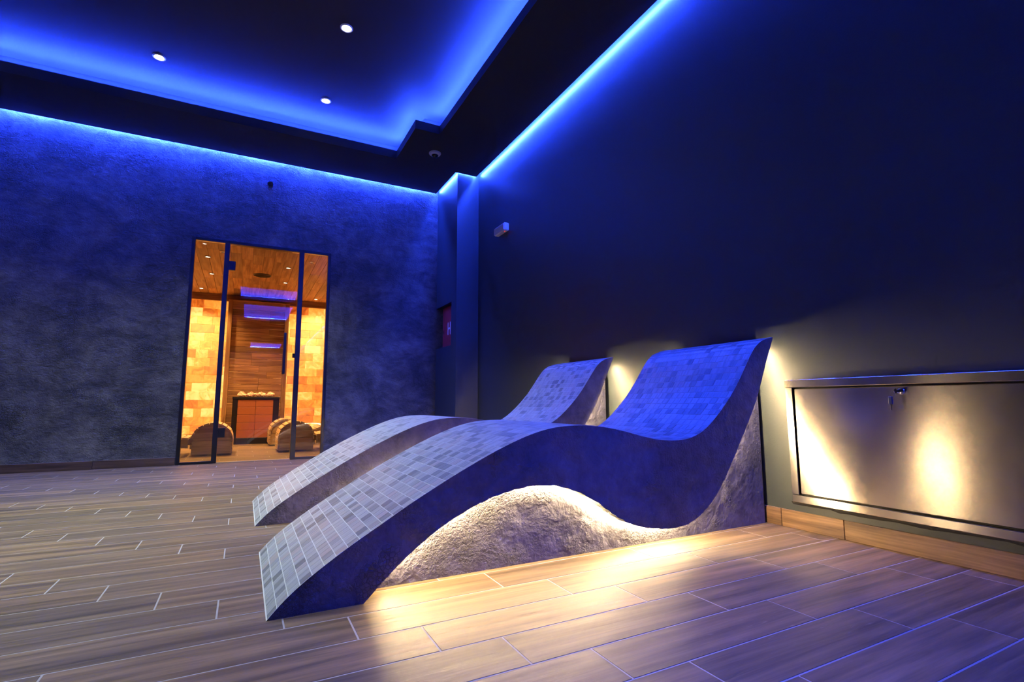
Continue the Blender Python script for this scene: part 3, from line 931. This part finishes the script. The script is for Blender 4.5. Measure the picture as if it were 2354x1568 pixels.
def sauna_lounger(xfoot, y0, sgn, label, seed):
    """slatted wooden lounger: arched leg rest at the foot, seat and rising back"""
    rg = random.Random(seed)
    e = empty('wooden_lounger', (xfoot, y0, 0)); tag(e, label, 'lounger', 'slatted wooden loungers in the sauna')
    Wd, HW, HH, ST = .55, .400, .355, .165
    prof = [(0, .03)] + [(0, ST)] + [(HW / 2 - HW / 2 * cos(a), ST + (HH - ST) * sin(a)) for a in [pi * i / 14 for i in range(1, 14)]] + [(HW, ST), (HW, .03)]
    X = lambda u: sgn * u
    # end panels: two boards each (lower rectangular, upper rounded)
    for ya, yb in ((.018, .036), (Wd - .036, Wd - .018)):
        def panel(pl, nm):
            vs, n = [], len(pl)
            for u, z in pl: vs += [(X(u), ya, z), (X(u), yb, z)]
            fs = [tuple(2 * i for i in range(n)), tuple(2 * i + 1 for i in range(n))] + [(2 * i, 2 * i + 1, 2 * ((i + 1) % n) + 1, 2 * ((i + 1) % n)) for i in range(n)]
            m = MB(); m.add(vs, fs, 0, rg.random() * .9 + .05); m.build(nm, M['pine_x'], e)
        g = .012
        up = [(g, ST + .002)] + [(HW / 2 - (HW / 2 - g) * cos(a), ST + (HH - g - ST) * sin(a)) for a in [pi * i / 14 for i in range(1, 14)]] + [(HW - g, ST + .002)]
        panel(up, 'end_board'); panel([(g, .02), (g, ST - .002), (HW - g, ST - .002), (HW - g, .02)], 'end_board')
    def slat(u, z, ang, w, t=.020):
        ca, sa = cos(ang), sin(ang)
        vs = []
        for y in (0, Wd):
            for a, b in ((-w / 2, -t), (w / 2, -t), (w / 2, 0), (-w / 2, 0)):
                vs.append((X(u + a * ca - b * sa), y, z + a * sa + b * ca))
        m = MB(); m.add(vs, [(0, 1, 2, 3), (4, 5, 6, 7), (0, 1, 5, 4), (1, 2, 6, 5), (2, 3, 7, 6), (3, 0, 4, 7)], 0, rg.random() * .9 + .05)
        m.build('slat', M['pine'], e)
    def along(path, w, gap):
        S = arc(path); s = w / 2
        while s < S[-1] - w * .4:
            p, nn = at_s(path, S, s); ang = math.atan2(-nn[0], nn[1])
            slat(p[0], p[1], ang, w); s += w + gap
    along(prof, .050, .010)
    back = [(HW + .02, .20), (HW + .10, .205), (HW + .20, .225), (HW + .30, .28), (HW + .40, .36), (HW + .50, .455), (HW + .60, .555), (HW + .66, .62)]
    along(back, .050, .010)
    for ya, yb in ((.03, .05), (Wd - .05, Wd - .03)):
        vs = []
        for u, z in back: vs += [(X(u), ya, z - .020), (X(u), yb, z - .020), (X(u), ya, max(.0, z - .11 - .0)), (X(u), yb, max(0, z - .11))]
        fs = []
        for i in range(len(back) - 1):
            a = 4 * i; fs += [(a, a + 4, a + 5, a + 1), (a + 2, a + 3, a + 7, a + 6), (a, a + 2, a + 6, a + 4), (a + 1, a + 5, a + 7, a + 3)]
        fs += [(0, 1, 3, 2), (4 * len(back) - 4, 4 * len(back) - 3, 4 * len(back) - 1, 4 * len(back) - 2)]
        m = MB(); m.add(vs, fs, 0, .4); m.build('side_rail', M['pine_x'], e)
    for u in (HW + .16, HW + .50):
        zt = .16 if u < HW + .3 else .36
        for ya in (.035, Wd - .075):
            m = MB(); m.bbox(*sorted((X(u - .02), X(u + .02))), ya, ya + .04, 0, zt, .002, rnd=.6); m.build('leg', M['pine_x'], e)
sauna_lounger(-.085, 6.470, -1, 'slatted wooden lounger behind the left glass pane of the sauna', 5)
sauna_lounger(.372, 6.545, 1, 'slatted wooden lounger behind the right mullion, closer to the sauna glass', 6)
sauna_lounger(.318, 7.560, 1, 'slatted wooden lounger farther back, between the heater and the closer right-hand lounger', 7)

SG = 'warm downlights in the sauna ceiling'
for (x, y, lab) in [(-.453, 6.617, 'warm sauna downlight at the upper left, front of the left-hand row'), (-.455, 7.48, 'warm sauna downlight in the middle of the left-hand row'),
                    (-.635, 8.50, 'warm sauna downlight nearest the salt wall on the left'), (.400, 6.732, 'warm sauna downlight right of the round speaker, nearer the glass'),
                    (.423, 7.597, 'warm sauna downlight right of the round speaker, farther from the glass'), (.940, 8.60, 'warm sauna downlight nearest the salt wall on the right')]:
    downlight(x, y, SZ, lab, .032, M['sauna_lens'], True, SAUNA_SPOT, (1.0, .52, .18), SG, 120)
for (x, y, lab) in [(-.292, 6.327, 'small ring fitting in the sauna ceiling by the left mullion'), (.624, 6.331, 'small ring fitting in the sauna ceiling behind the right glass pane')]:
    e = empty('ceiling_ring', (x, y, SZ)); tag(e, lab, 'ceiling fitting', 'unlit ring fittings in the sauna ceiling')
    m = MB(); m.lathe([(.034, 0), (.034, .004), (.026, .008), (.022, .003)], (0, 0, 0), 20, flip=-1); m.build('trim_ring', M['chrome'], e, smooth=True)
    m = MB(); m.lathe([(.021, .001), (.010, .003)], (0, 0, 0), 16, flip=-1); m.build('lens', M['grey_plastic'], e)
sp = empty('ceiling_speaker', (.125, 7.285, SZ)); tag(sp, 'round black speaker grille in the sauna ceiling', 'speaker')
m = MB(); m.lathe([(.110, 0), (.110, .004), (.100, .009), (.096, .006)], (0, 0, 0), 30, flip=-1); m.build('rim', M['black_metal'], sp, smooth=True)
m = MB(); m.lathe([(.096, .003), (.05, .007), (.01, .008)], (0, 0, 0), 26, flip=-1); m.build('grille', M['heater_metal'], sp)
